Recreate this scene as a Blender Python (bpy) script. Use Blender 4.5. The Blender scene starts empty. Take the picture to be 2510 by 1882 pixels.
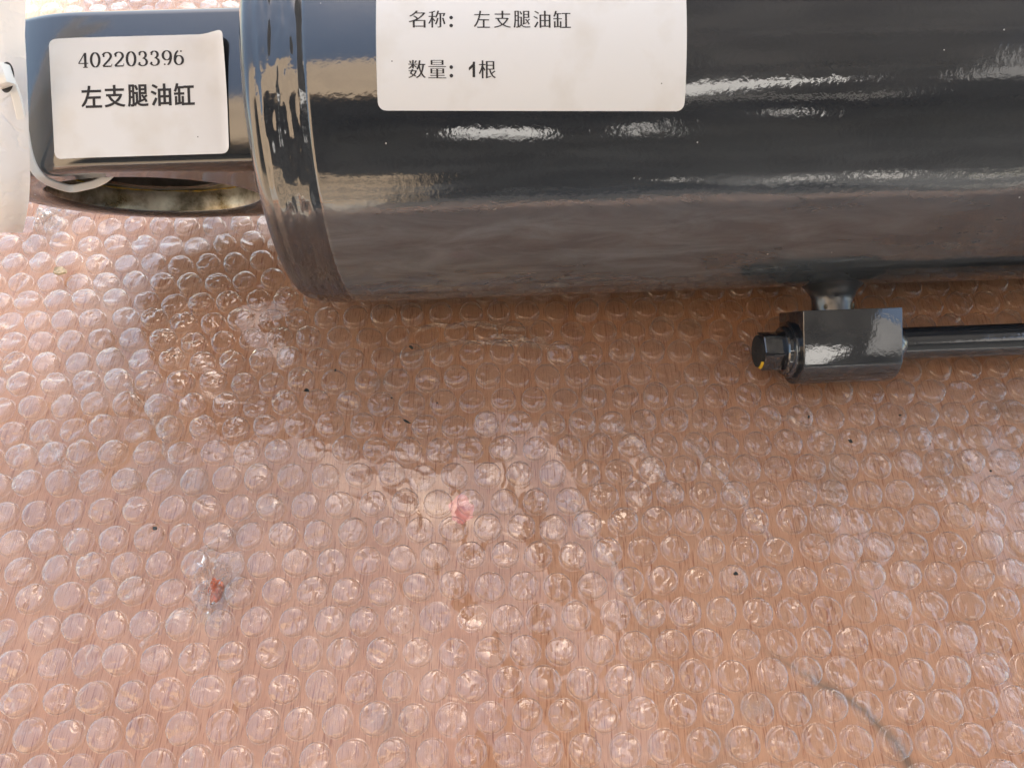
import bpy, bmesh, math, random
from mathutils import Vector, Matrix, noise
R = math.radians
MM = 0.001
random.seed(7)
sc = bpy.context.scene
C = sc.collection

# ------------------------------------------------------------------ camera
cd = bpy.data.cameras.new('camera'); cam = bpy.data.objects.new('camera', cd); C.objects.link(cam)
cd.sensor_fit = 'HORIZONTAL'; cd.sensor_width = 36.0; cd.lens = 36.0 * 1895 / 2510
cd.clip_start = 0.005; cd.clip_end = 500
cam.location = (0, 0, 0.267); cam.rotation_euler = (R(30), 0, 0)
cd.dof.use_dof = True; cd.dof.focus_distance = 0.275; cd.dof.aperture_fstop = 34
sc.camera = cam

# ------------------------------------------------------------------ sky, sun, exposure
SUN_EL, SUN_AZ = R(50), R(10.5)           # azimuth from +Y towards +X
w = bpy.data.worlds.new('World'); sc.world = w; w.use_nodes = True
nt = w.node_tree; bg = nt.nodes['Background']
sky = nt.nodes.new('ShaderNodeTexSky'); sky.sky_type = 'NISHITA'; sky.sun_disc = False
sky.sun_elevation = SUN_EL; sky.sun_rotation = SUN_AZ
sky.air_density = 1.0; sky.dust_density = 1.4; sky.ozone_density = 1.0
hz = nt.nodes.new('ShaderNodeMix'); hz.data_type = 'RGBA'; hz.blend_type = 'MULTIPLY'; hz.inputs[0].default_value = 1.0; hz.inputs[7].default_value = (1.14, 1.0, 0.83, 1)   # warm haze over the whole sky
nt.links.new(sky.outputs[0], hz.inputs[6]); nt.links.new(hz.outputs[2], bg.inputs[0]); bg.inputs[1].default_value = 0.15
sl = bpy.data.lights.new('sun', 'SUN'); sl.energy = 3.5; sl.angle = R(0.5); sl.color = (1, 0.965, 0.91)
so = bpy.data.objects.new('sun', sl); C.objects.link(so)
sd = Vector((math.sin(SUN_AZ) * math.cos(SUN_EL), math.cos(SUN_AZ) * math.cos(SUN_EL), math.sin(SUN_EL)))
so.rotation_euler = sd.to_track_quat('Z', 'Y').to_euler(); so.location = (0.6, 4, 6)
sc.view_settings.view_transform = 'Standard'; sc.view_settings.look = 'None'
sc.view_settings.exposure = 1.98; sc.view_settings.gamma = 1
sc.render.engine = 'CYCLES'
sc.cycles.transparent_max_bounces = 24; sc.cycles.max_bounces = 10
sc.cycles.glossy_bounces = 5; sc.cycles.caustics_reflective = False; sc.cycles.caustics_refractive = False
sc.cycles.sample_clamp_indirect = 8

# ------------------------------------------------------------------ helpers
def tag(o, label=None, cat=None, group=None, kind=None):
    for k, v in (('label', label), ('category', cat), ('group', group), ('kind', kind)):
        if v: o[k] = v
    return o

def empty(name, loc_mm, label=None, cat=None, group=None):
    o = bpy.data.objects.new(name, None); C.objects.link(o)
    o.location = Vector(loc_mm) * MM; o.empty_display_size = 0.01
    return tag(o, label, cat, group)

def origin(o):
    v = Vector()
    while o is not None: v = v + o.location; o = o.parent
    return v

def obj(name, vf, mat, parent=None, loc=None, smooth=True, sharp=35):
    """vf = (verts in world mm, faces); one mesh object, its origin at loc (mm) or its parent's origin"""
    verts, faces = vf
    me = bpy.data.meshes.new(name)
    o = bpy.data.objects.new(name, me); C.objects.link(o)
    base = origin(parent) if parent else Vector()
    if loc is not None:
        o.location = Vector(loc) * MM - base; base = Vector(loc) * MM
    if parent: o.parent = parent
    me.from_pydata([tuple(Vector(v) * MM - base) for v in verts], [], faces)
    bm = bmesh.new(); bm.from_mesh(me)
    bmesh.ops.recalc_face_normals(bm, faces=bm.faces) if name not in NORECALC else None
    bm.to_mesh(me); bm.free()
    if smooth:
        me.shade_smooth() if hasattr(me, 'shade_smooth') else None
        if sharp: me.set_sharp_from_angle(angle=R(sharp))
    if mat: me.materials.append(mat)
    return o
NORECALC = {'printed_text', 'bubble_wrap', 'bubble', 'far_bubbles'}

def grid(nu, nv, fn, closed_u=False, closed_v=False):
    vs = [fn(i, j) for j in range(nv) for i in range(nu)]
    fs = []
    for j in range(nv if closed_v else nv - 1):
        for i in range(nu if closed_u else nu - 1):
            a = j * nu + i; b = j * nu + (i + 1) % nu
            c = ((j + 1) % nv) * nu + (i + 1) % nu; d = ((j + 1) % nv) * nu + i
            fs.append((a, b, c, d))
    return vs, fs

def merge(*vfs):
    V, Fc = [], []
    for v, f in vfs:
        n = len(V); V += list(v); Fc += [tuple(i + n for i in q) for q in f]
    return V, Fc

def box(x0, x1, y0, y1, z0, z1):
    v = [(x, y, z) for z in (z0, z1) for y in (y0, y1) for x in (x0, x1)]
    return v, [(0, 2, 3, 1), (4, 5, 7, 6), (0, 1, 5, 4), (2, 6, 7, 3), (0, 4, 6, 2), (1, 3, 7, 5)]

def tube(path, rad, seg=16, caps=True, squash=None):
    """round tube along a list of points; rad a number or list"""
    n = len(path); P = [Vector(p) for p in path]; V = []; F = []
    up = Vector((0, 0, 1)); last = None
    for i, p in enumerate(P):
        t = (P[min(i + 1, n - 1)] - P[max(i - 1, 0)]).normalized()
        if last is None:
            a = t.cross(up); a = a.normalized() if a.length > 1e-3 else Vector((1, 0, 0))
        else:
            a = (last - t * last.dot(t)).normalized()
        last = a; b = t.cross(a); r = rad[i] if isinstance(rad, (list, tuple)) else rad
        for k in range(seg):
            q = 2 * math.pi * k / seg
            V.append(p + a * (math.cos(q) * r) + b * (math.sin(q) * r))
    for i in range(n - 1):
        for k in range(seg):
            F.append((i * seg + k, i * seg + (k + 1) % seg, (i + 1) * seg + (k + 1) % seg, (i + 1) * seg + k))
    if caps:
        F.append(tuple(range(seg))[::-1]); F.append(tuple((n - 1) * seg + k for k in range(seg)))
    return V, F

def bevel_vf(vf, width, seg=3, angle=40):
    bm = bmesh.new()
    vs = [bm.verts.new(Vector(v)) for v in vf[0]]
    for f in vf[1]: bm.faces.new([vs[i] for i in f])
    bmesh.ops.recalc_face_normals(bm, faces=bm.faces)
    ed = [e for e in bm.edges if len(e.link_faces) == 2 and e.calc_face_angle() > R(angle)]
    bmesh.ops.bevel(bm, geom=ed, offset=width, segments=seg, profile=0.6, affect='EDGES')
    bm.verts.index_update()
    out = ([v.co.copy() for v in bm.verts], [tuple(v.index for v in f.verts) for f in bm.faces])
    bm.free(); return out

def fbm(p, oct=3):
    return noise.fractal(Vector(p), 1.0, 2.0, oct)

# ------------------------------------------------------------------ materials
def mat(name):
    m = bpy.data.materials.new(name); m.use_nodes = True
    n = m.node_tree.nodes; b = n['Principled BSDF']
    return m, n, m.node_tree.links, b
def N(n, t, **kw):
    x = n.new(t)
    for k, v in kw.items():
        if k.startswith('i_'): x.inputs[k[2:].replace('_', ' ')].default_value = v
        else: setattr(x, k, v)
    return x
def ramp(n, a, b, ca=(0, 0, 0, 1), cb=(1, 1, 1, 1)):
    r = n.new('ShaderNodeValToRGB'); e = r.color_ramp.elements
    e[0].position = a; e[1].position = b; e[0].color = ca; e[1].color = cb
    return r
def mixc(n, l, fac, a, b, mode='MIX'):
    x = n.new('ShaderNodeMix'); x.data_type = 'RGBA'; x.blend_type = mode
    for s, v in ((x.inputs[0], fac), (x.inputs[6], a), (x.inputs[7], b)):
        if isinstance(v, (float, int)): s.default_value = v
        elif isinstance(v, tuple): s.default_value = v
        else: l.new(v, s)
    return x.outputs[2]
def math_(n, l, op, a, b=None, clamp=False):
    x = n.new('ShaderNodeMath'); x.operation = op; x.use_clamp = clamp
    for s, v in ((x.inputs[0], a), (x.inputs[1], b)):
        if v is None: continue
        if isinstance(v, (float, int)): s.default_value = v
        else: l.new(v, s)
    return x.outputs[0]
def plain(name, col, rough=0.6, metal=0.0, ns=60, var=0.15, bump=0.0, ior=1.5):
    m, n, l, b = mat(name)
    tc = N(n, 'ShaderNodeTexCoord'); nz = N(n, 'ShaderNodeTexNoise', i_Scale=ns, i_Detail=5)
    l.new(tc.outputs['Object'], nz.inputs['Vector'])
    lo = tuple(c * (1 - var) for c in col) + (1,); hi = tuple(min(1, c * (1 + var)) for c in col) + (1,)
    r = ramp(n, 0.35, 0.65, lo, hi); l.new(nz.outputs[0], r.inputs[0]); l.new(r.outputs[0], b.inputs['Base Color'])
    b.inputs['Roughness'].default_value = rough; b.inputs['Metallic'].default_value = metal; b.inputs['IOR'].default_value = ior
    if bump:
        bp = N(n, 'ShaderNodeBump', i_Strength=bump, i_Distance=0.0003); l.new(nz.outputs[0], bp.inputs['Height']); l.new(bp.outputs[0], b.inputs['Normal'])
    return m

def paint_material(name, peel=0.10, scale=700, rough=0.05, stretch=(1, 1, 1), ripple=False):
    """dark slate enamel, glossy with orange peel and a few dusty specks"""
    m, n, l, b = mat(name)
    tc = N(n, 'ShaderNodeTexCoord')
    mp = N(n, 'ShaderNodeMapping'); mp.inputs['Scale'].default_value = stretch; l.new(tc.outputs['Object'], mp.inputs[0])
    n1 = N(n, 'ShaderNodeTexNoise', i_Scale=scale, i_Detail=2.0, i_Roughness=0.55); l.new(mp.outputs[0], n1.inputs['Vector'])
    n2 = N(n, 'ShaderNodeTexNoise', i_Scale=scale * 0.16, i_Detail=2.0); l.new(mp.outputs[0], n2.inputs['Vector'])
    h = math_(n, l, 'ADD', math_(n, l, 'MULTIPLY', n1.outputs[0], 0.35), math_(n, l, 'MULTIPLY', n2.outputs[0], 1.0))
    if ripple:
        mr = N(n, 'ShaderNodeMapping'); mr.inputs['Scale'].default_value = (0.5, 1, 1); mr.inputs['Rotation'].default_value = (0, 0.12, 0.12); l.new(tc.outputs['Object'], mr.inputs[0])
        n4 = N(n, 'ShaderNodeTexNoise', i_Scale=34.0, i_Detail=1.0); l.new(mr.outputs[0], n4.inputs['Vector'])
        h = math_(n, l, 'ADD', h, math_(n, l, 'MULTIPLY', n4.outputs[0], 6.5))
    bp = N(n, 'ShaderNodeBump', i_Strength=peel, i_Distance=0.001); l.new(h, bp.inputs['Height'])
    l.new(bp.outputs[0], b.inputs['Normal'])
    n3 = N(n, 'ShaderNodeTexNoise', i_Scale=25.0, i_Detail=4.0); l.new(tc.outputs['Object'], n3.inputs['Vector'])
    c = ramp(n, 0.3, 0.7, (0.015, 0.018, 0.023, 1), (0.021, 0.025, 0.031, 1)); l.new(n3.outputs[0], c.inputs[0])
    # dusty specks
    vo = N(n, 'ShaderNodeTexVoronoi', i_Scale=230.0); l.new(tc.outputs['Object'], vo.inputs['Vector'])
    sp = math_(n, l, 'LESS_THAN', vo.outputs['Distance'], 0.055)
    wn = N(n, 'ShaderNodeSeparateColor'); l.new(vo.outputs['Color'], wn.inputs[0])
    sp = math_(n, l, 'MULTIPLY', sp, math_(n, l, 'GREATER_THAN', wn.outputs[0], 0.93))
    col = mixc(n, l, sp, c.outputs[0], (0.45, 0.42, 0.38, 1))
    if ripple:      # dusty overspray plus the wrap's grey reflection painted in, smeared along the lower flank
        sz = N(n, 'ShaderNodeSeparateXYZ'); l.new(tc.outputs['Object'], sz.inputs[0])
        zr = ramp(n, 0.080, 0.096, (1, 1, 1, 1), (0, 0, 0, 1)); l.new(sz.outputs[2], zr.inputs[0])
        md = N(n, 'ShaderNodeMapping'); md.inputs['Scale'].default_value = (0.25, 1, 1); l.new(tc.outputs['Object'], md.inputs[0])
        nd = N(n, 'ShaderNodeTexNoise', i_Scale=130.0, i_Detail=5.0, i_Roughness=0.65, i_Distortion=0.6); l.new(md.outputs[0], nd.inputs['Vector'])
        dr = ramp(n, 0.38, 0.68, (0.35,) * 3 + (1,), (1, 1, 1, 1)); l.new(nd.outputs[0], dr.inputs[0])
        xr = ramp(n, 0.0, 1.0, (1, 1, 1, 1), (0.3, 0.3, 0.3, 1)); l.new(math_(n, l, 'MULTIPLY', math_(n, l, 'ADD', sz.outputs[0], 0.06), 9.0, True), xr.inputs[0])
        dust_sheen = math_(n, l, 'MULTIPLY', xr.outputs[0], math_(n, l, 'MULTIPLY', math_(n, l, 'MULTIPLY', zr.outputs[0], dr.outputs[0]), 0.72))
        col = mixc(n, l, dust_sheen, col, (0.13, 0.16, 0.19, 1))
    l.new(col, b.inputs['Base Color'])
    rr = ramp(n, 0.35, 0.75, (rough,) * 3 + (1,), (rough + 0.07,) * 3 + (1,)); l.new(n3.outputs[0], rr.inputs[0])
    l.new(math_(n, l, 'ADD', rr.outputs[0], math_(n, l, 'MULTIPLY', sp, 0.5)), b.inputs['Roughness'])
    b.inputs['IOR'].default_value = 2.0
    return m

M = {}
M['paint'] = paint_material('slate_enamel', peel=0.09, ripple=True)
M['paint_weld'] = paint_material('slate_enamel_on_weld', peel=0.14, scale=420)
M['paint_small'] = paint_material('slate_enamel_fittings', peel=0.085, scale=800)
M['paint_lug'] = paint_material('slate_enamel_lug', peel=0.035, scale=600, rough=0.10)
M['paint_rough'] = paint_material('slate_enamel_thick', peel=0.05, scale=500, rough=0.32)
M['ink'] = plain('black_print', (0.018, 0.015, 0.015), 0.7, ns=900, var=0.4)
M['gap'] = plain('dark_joint', (0.008, 0.008, 0.009), 0.8)
M['seal'] = plain('yellow_sealant', (0.65, 0.42, 0.03), 0.5)
M['bare'] = plain('bare_primer', (0.10, 0.09, 0.06), 0.5, ns=400, var=0.5)
M['oil'] = plain('old_grease', (0.22, 0.15, 0.015), 0.25, ns=300, var=0.7, bump=0.3)
M['flake'] = plain('paint_flake', (0.015, 0.022, 0.020), 0.35, ns=700, var=0.5)
M['pink'] = plain('pink_scrap', (0.95, 0.28, 0.22), 0.6, ns=200, var=0.3)
M['orange'] = plain('orange_scrap', (0.62, 0.11, 0.02), 0.6, ns=500, var=0.5)
M['crumb'] = plain('pale_crumb', (0.55, 0.45, 0.30), 0.7, ns=500, var=0.4)
M['nylon'] = plain('white_nylon', (0.88, 0.87, 0.83), 0.35, ns=100, var=0.02)
M['eyelet'] = plain('eyelet_black', (0.01, 0.01, 0.012), 0.4)
M['concrete'] = plain('yard_concrete', (0.45, 0.42, 0.37), 0.85, ns=1.5, var=0.2)
M['tan_wall'] = plain('tan_render', (0.50, 0.38, 0.26), 0.85, ns=1.2, var=0.12)
M['white_wall'] = plain('white_render', (0.8, 0.79, 0.77), 0.8, ns=1.2, var=0.04)
M['dark_steel'] = plain('dark_sheet_steel', (0.21, 0.205, 0.20), 0.7, ns=2, var=0.3)
M['room_dark'] = plain('sooty_wall', (0.16, 0.16, 0.16), 0.9, ns=2, var=0.3)

def label_material():
    m, n, l, b = mat('label_paper')
    tc = N(n, 'ShaderNodeTexCoord')
    nz = N(n, 'ShaderNodeTexNoise', i_Scale=55.0, i_Detail=5.0); l.new(tc.outputs['Object'], nz.inputs['Vector'])
    r = ramp(n, 0.52, 0.80, (0.70, 0.70, 0.685, 1), (0.60, 0.575, 0.52, 1)); l.new(nz.outputs[0], r.inputs[0])
    vo = N(n, 'ShaderNodeTexVoronoi', i_Scale=260.0); l.new(tc.outputs['Object'], vo.inputs['Vector'])
    wn = N(n, 'ShaderNodeSeparateColor'); l.new(vo.outputs['Color'], wn.inputs[0])
    sp = math_(n, l, 'MULTIPLY', math_(n, l, 'LESS_THAN', vo.outputs['Distance'], 0.06), math_(n, l, 'GREATER_THAN', wn.outputs[0], 0.95))
    l.new(mixc(n, l, sp, r.outputs[0], (0.1, 0.09, 0.08, 1)), b.inputs['Base Color'])
    b.inputs['Roughness'].default_value = 0.55
    return m
M['label'] = label_material()

def wood_material():
    m, n, l, b = mat('okoume_plywood')
    tc = N(n, 'ShaderNodeTexCoord')
    def nz(scale, mapscale, detail=4.0, rough=0.55):
        mp = N(n, 'ShaderNodeMapping'); mp.inputs['Scale'].default_value = mapscale; l.new(tc.outputs['Object'], mp.inputs[0])
        x = N(n, 'ShaderNodeTexNoise', i_Scale=scale, i_Detail=detail, i_Roughness=rough); l.new(mp.outputs[0], x.inputs['Vector']); return x.outputs[0]
    broad = nz(9.0, (1, 0.25, 1)); band = nz(60.0, (1, 0.05, 1), 5.0)
    fine = nz(2300.0, (1, 0.06, 1), 2.0, 0.6); fine2 = nz(4200.0, (1, 0.03, 1), 2.0)
    r0 = ramp(n, 0.3, 0.72, (0.55, 0.255, 0.125, 1), (0.69, 0.38, 0.22, 1)); l.new(band, r0.inputs[0])
    r1 = ramp(n, 0.35, 0.7, (0.57, 0.275, 0.145, 1), (0.71, 0.415, 0.26, 1)); l.new(broad, r1.inputs[0])
    c = mixc(n, l, 0.5, r0.outputs[0], r1.outputs[0])
    p = ramp(n, 0.57, 0.66, (1, 1, 1, 1), (0.66, 0.50, 0.43, 1)); l.new(fine, p.inputs[0])
    c = mixc(n, l, 1.0, c, p.outputs[0], 'MULTIPLY')
    p2 = ramp(n, 0.56, 0.70, (1, 1, 1, 1), (0.70, 0.58, 0.52, 1)); l.new(fine2, p2.inputs[0])
    c = mixc(n, l, 0.8, c, p2.outputs[0], 'MULTIPLY')
    # brown water stain curving through the near right corner and smaller smudges
    sx = N(n, 'ShaderNodeSeparateXYZ'); l.new(tc.outputs['Object'], sx.inputs[0])
    X, Y = math_(n, l, 'ADD', sx.outputs[0], 0.06), math_(n, l, 'ADD', sx.outputs[1], 0.15)
    wob = nz(70.0, (1, 1, 1), 3.0)
    cx = math_(n, l, 'ADD', math_(n, l, 'MULTIPLY', math_(n, l, 'MULTIPLY', math_(n, l, 'SUBTRACT', Y, 0.010), math_(n, l, 'SUBTRACT', Y, 0.010)), -23.0), 0.1248)
    d = math_(n, l, 'ABSOLUTE', math_(n, l, 'SUBTRACT', math_(n, l, 'ADD', X, math_(n, l, 'MULTIPLY', math_(n, l, 'SUBTRACT', wob, 0.5), 0.012)), cx))
    s = ramp(n, 0.0, 0.0042, (1, 1, 1, 1), (0, 0, 0, 1)); l.new(d, s.inputs[0])
    yl = ramp(n, 0.038, 0.058, (1, 1, 1, 1), (0, 0, 0, 1)); l.new(Y, yl.inputs[0])
    st = math_(n, l, 'MULTIPLY', s.outputs[0], yl.outputs[0])
    c = mixc(n, l, math_(n, l, 'MULTIPLY', st, 0.8), c, (0.17, 0.125, 0.085, 1))
    sm = ramp(n, 0.64, 0.78); l.new(nz(24.0, (1, 1, 1), 3.0), sm.inputs[0])
    c = mixc(n, l, math_(n, l, 'MULTIPLY', sm.outputs[0], 0.5), c, (0.22, 0.17, 0.13, 1))
    l.new(c, b.inputs['Base Color']); b.inputs['Roughness'].default_value = 0.75
    bp = N(n, 'ShaderNodeBump', i_Strength=0.25, i_Distance=0.0003); l.new(fine, bp.inputs['Height']); l.new(bp.outputs[0], b.inputs['Normal'])
    return m
M['wood'] = wood_material()

def film_material(name, gain, milk, rings=False, rough=0.008, scale=260.0, bump=0.2, crumple=0.0, base_milk=0.04):
    """clear polythene: thin, so it reflects by Fresnel and otherwise lets light straight through"""
    m = bpy.data.materials.new(name); m.use_nodes = True
    n = m.node_tree.nodes; l = m.node_tree.links; n.clear()
    out = N(n, 'ShaderNodeOutputMaterial'); tc = N(n, 'ShaderNodeTexCoord'); oi = N(n, 'ShaderNodeObjectInfo')
    va = N(n, 'ShaderNodeVectorMath', operation='ADD')
    sc_ = N(n, 'ShaderNodeVectorMath', operation='SCALE'); sc_.inputs[0].default_value = (1, 0.7, 0.4)
    l.new(oi.outputs['Random'], sc_.inputs['Scale'])
    l.new(tc.outputs['Object'], va.inputs[0]); l.new(sc_.outputs[0], va.inputs[1])
    n1 = N(n, 'ShaderNodeTexNoise', i_Scale=scale, i_Detail=1.5); l.new(va.outputs[0], n1.inputs['Vector'])
    h = n1.outputs[0]
    # soft creases
    n2 = N(n, 'ShaderNodeTexNoise', i_Scale=scale * 0.9, i_Detail=0.5); n2.noise_dimensions = '3D'
    va2 = N(n, 'ShaderNodeVectorMath', operation='ADD'); va2.inputs[1].default_value = (3.3, 1.7, 0.2); l.new(va.outputs[0], va2.inputs[0]); l.new(va2.outputs[0], n2.inputs['Vector'])
    cr = math_(n, l, 'ABSOLUTE', math_(n, l, 'SUBTRACT', n2.outputs[0], 0.5))
    cr = math_(n, l, 'MINIMUM', cr, 0.05)
    h = math_(n, l, 'ADD', h, math_(n, l, 'MULTIPLY', cr, 3.0 + crumple))
    if rings:
        sx = N(n, 'ShaderNodeSeparateXYZ'); l.new(tc.outputs['Object'], sx.inputs[0])
        rr = math_(n, l, 'SQRT', math_(n, l, 'ADD', math_(n, l, 'POWER', math_(n, l, 'ABSOLUTE', sx.outputs[0]), 2.0), math_(n, l, 'POWER', math_(n, l, 'ABSOLUTE', sx.outputs[1]), 2.0)))
        wv = math_(n, l, 'SINE', math_(n, l, 'MULTIPLY', rr, 2 * math.pi / 0.0006))
        fade = ramp(n, 0.0010, 0.0030, (1, 1, 1, 1), (0, 0, 0, 1)); l.new(rr, fade.inputs[0])
        some = math_(n, l, 'GREATER_THAN', oi.outputs['Random'], 0.55)
        h = math_(n, l, 'ADD', h, math_(n, l, 'MULTIPLY', math_(n, l, 'MULTIPLY', wv, fade.outputs[0]), math_(n, l, 'MULTIPLY', some, 0.07)))
    bp = N(n, 'ShaderNodeBump', i_Strength=bump, i_Distance=0.001); l.new(h, bp.inputs['Height'])
    ge = N(n, 'ShaderNodeNewGeometry')
    ior = math_(n, l, 'ADD', math_(n, l, 'MULTIPLY', ge.outputs['Backfacing'], 1 / 1.5 - 1.5), 1.5)
    fr = N(n, 'ShaderNodeFresnel'); l.new(ior, fr.inputs[0]); l.new(bp.outputs[0], fr.inputs[1])
    fac = math_(n, l, 'DIVIDE', math_(n, l, 'MULTIPLY', fr.outputs[0], gain), math_(n, l, 'ADD', fr.outputs[0], 1.0), True)   # two faces of a thin film
    tr = N(n, 'ShaderNodeBsdfTransparent'); tr.inputs[0].default_value = (0.995, 0.995, 0.992, 1)
    gl = N(n, 'ShaderNodeBsdfGlossy'); gl.inputs['Roughness'].default_value = rough; l.new(bp.outputs[0], gl.inputs['Normal'])
    df = N(n, 'ShaderNodeBsdfDiffuse'); df.inputs[0].default_value = (0.85, 0.85, 0.86, 1)
    m1 = N(n, 'ShaderNodeMixShader'); 
    lw = N(n, 'ShaderNodeLayerWeight'); lw.inputs[0].default_value = 0.5
    cosv = math_(n, l, 'MAXIMUM', math_(n, l, 'SUBTRACT', 1.0, lw.outputs['Facing']), 0.06)
    rim = math_(n, l, 'SUBTRACT', math_(n, l, 'DIVIDE', 1.0, cosv), 1.0)      # the film looks whiter where it is seen edge-on
    l.new(math_(n, l, 'ADD', base_milk, math_(n, l, 'MULTIPLY', rim, milk), True), m1.inputs[0]); l.new(tr.outputs[0], m1.inputs[1])
    tl = N(n, 'ShaderNodeBsdfTranslucent'); tl.inputs[0].default_value = (0.92, 0.92, 0.92, 1)
    m0 = N(n, 'ShaderNodeMixShader'); m0.inputs[0].default_value = 0.5; l.new(df.outputs[0], m0.inputs[1]); l.new(tl.outputs[0], m0.inputs[2]); l.new(m0.outputs[0], m1.inputs[2])
    m2 = N(n, 'ShaderNodeMixShader'); l.new(fac, m2.inputs[0]); l.new(m1.outputs[0], m2.inputs[1]); l.new(gl.outputs[0], m2.inputs[2])
    l.new(m2.outputs[0], out.inputs[0])
    return m
M['film'] = film_material('clear_polythene_sheet', 1.6, 0.05, base_milk=0.025, scale=90.0, bump=0.5)
M['bubble'] = film_material('clear_polythene_bubble', 2.3, 0.10, base_milk=0.003, rings=True, scale=230.0, bump=0.75)
M['crumple'] = film_material('crumpled_polythene', 2.2, 0.07, scale=500.0, bump=0.4, crumple=4)

def bag_material():
    m, n, l, b = mat('white_pouch_plastic')
    b.inputs['Base Color'].default_value = (0.93, 0.93, 0.93, 1); b.inputs['Roughness'].default_value = 0.28
    tc = N(n, 'ShaderNodeTexCoord'); nz = N(n, 'ShaderNodeTexNoise', i_Scale=90.0, i_Detail=3.0); l.new(tc.outputs['Object'], nz.inputs['Vector'])
    cr = math_(n, l, 'MINIMUM', math_(n, l, 'ABSOLUTE', math_(n, l, 'SUBTRACT', nz.outputs[0], 0.5)), 0.06)
    bp = N(n, 'ShaderNodeBump', i_Strength=0.8, i_Distance=0.004); l.new(cr, bp.inputs['Height']); l.new(bp.outputs[0], b.inputs['Normal'])
    tl = N(n, 'ShaderNodeBsdfTranslucent'); tl.inputs[0].default_value = (0.95, 0.95, 0.95, 1); l.new(bp.outputs[0], tl.inputs['Normal'])
    mx = N(n, 'ShaderNodeMixShader'); mx.inputs[0].default_value = 0.4; l.new(b.outputs[0], mx.inputs[1]); l.new(tl.outputs[0], mx.inputs[2])
    l.new(mx.outputs[0], n['Material Output'].inputs[0])
    return m
M['bag'] = bag_material()

def bore_material():
    m, n, l, b = mat('oily_bore_steel')
    tc = N(n, 'ShaderNodeTexCoord'); nz = N(n, 'ShaderNodeTexNoise', i_Scale=70.0, i_Detail=6.0, i_Roughness=0.65); l.new(tc.outputs['Object'], nz.inputs['Vector'])
    r = ramp(n, 0.38, 0.62, (0.10, 0.085, 0.05, 1), (0.52, 0.50, 0.43, 1)); l.new(nz.outputs[0], r.inputs[0])
    l.new(r.outputs[0], b.inputs['Base Color']); b.inputs['Metallic'].default_value = 0.85
    r2 = ramp(n, 0.3, 0.7, (0.22,) * 3 + (1,), (0.45,) * 3 + (1,)); l.new(nz.outputs[0], r2.inputs[0]); l.new(r2.outputs[0], b.inputs['Roughness'])
    return m
M['bore'] = bore_material()
M['bush'] = plain('bushing_steel', (0.10, 0.085, 0.07), 0.3, 0.9, ns=120, var=0.5)

# ------------------------------------------------------------------ the place around: yard, shed roof, wall behind the viewer
G = 250.0   # the board stands a little above the yard
g = obj('yard_ground', ([(-60000, -60000, -G), (60000, -60000, -G), (60000, 60000, -G), (-60000, 60000, -G)], [(0, 1, 2, 3)]), M['concrete'])
tag(g, kind='structure')

XE, HC = 215.0, 3000.0          # canopy edge and height
can = empty('shed_canopy', (2180, 3000, -G), 'dark sheet steel canopy on posts beside the crate board', 'canopy')
# roof sheet with one clear opening (a missing sheet) towards the wall, plus an added sun gap
ox0, ox1, oy0, oy1 = 700, 1900, -2440, -1780
CX1 = 2300
gx0, gx1, gy0, gy1 = 260, 1250, 1930, 2300  # added roof gap: lets sun onto the wrap to brighten the barrel
roof = merge(box(XE, CX1, oy1, gy0, HC, HC + 40), box(XE, CX1, gy1, 3300, HC, HC + 40), box(XE, gx0, gy0 + 2, gy1 - 2, HC, HC + 40), box(gx1, CX1, gy0 + 2, gy1 - 2, HC, HC + 40),
             box(XE, ox0, -2585, oy1 - 2, HC, HC + 40), box(ox1, CX1, -2585, oy1 - 2, HC, HC + 40), box(ox0 + 2, ox1 - 2, -2585, oy0, HC, HC + 40))
tri = [(ox0 + 420, oy0 - 3, HC), (ox1 + 3, oy0 - 3, HC), (ox1 + 3, oy1 + 3, HC)]
roof = merge(roof, ([(a, b, c + 5 + k * 20) for k in (0, 1) for a, b, c in tri], [(0, 1, 2), (5, 4, 3), (0, 3, 4, 1), (1, 4, 5, 2), (2, 5, 3, 0)]))
obj('roof_sheet', roof, M['dark_steel'], can, smooth=False)
for y in range(-1400, 3300, 1100):
    obj('beam', box(XE + 60, CX1, y, y + 120, HC - 180, HC - 3), M['dark_steel'], can, smooth=False)
for y in (-100, 3100):
    obj('post', box(2120, 2240, y, y + 120, -G, HC - 185), M['dark_steel'], can, smooth=False)

wh = empty('warehouse', (-500, -3700, -G), 'tan rendered warehouse with a wide dark opening', 'building')
WX0, WX1, WY = -7000, 7000, -2600
obj('wall', merge(box(WX0, 420, WY - 200, WY, 3900, 8300), box(WX0, -2300, WY - 200, WY, -G, 3898)), M['tan_wall'], wh, smooth=False)
obj('added_dark_panel', box(2402, WX1, WY - 200, WY, 3900, 8300), M['dark_steel'], wh, smooth=False)  # wall part made dark to keep the barrel's reflection dark there
obj('added_white_panel', box(422, 2400, WY - 200, WY + 4, 3050, 8300), M['white_wall'], wh, smooth=False)  # unseen white panel, added for a bright patch in the barrel's reflection
for i in range(4):
    obj('low_wall_course', box(-2298, -120, WY - 60 + i * 8, WY + 20 - i * 14, -G + i * 215, -G + i * 215 + 150), M['tan_wall'], wh, smooth=False)
wins = [(-60, 760, 3150, 4050), (1440, 1900, 3740, 4080), (1420, 1900, 3200, 3600), (2870, 3330, 4250, 4600), (1500, 1750, 60, 200), (2450, 2900, -60, 110), (3150, 3600, 60, 330), (3900, 4600, -60, 150)]
BY = -5500
wb = empty('added_white_building', (1500, -13000, -G), 'tall white building added out of view behind the warehouse to brighten reflections', 'building')  # unseen building, added so the window gaps reflect bright in the paint
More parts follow.
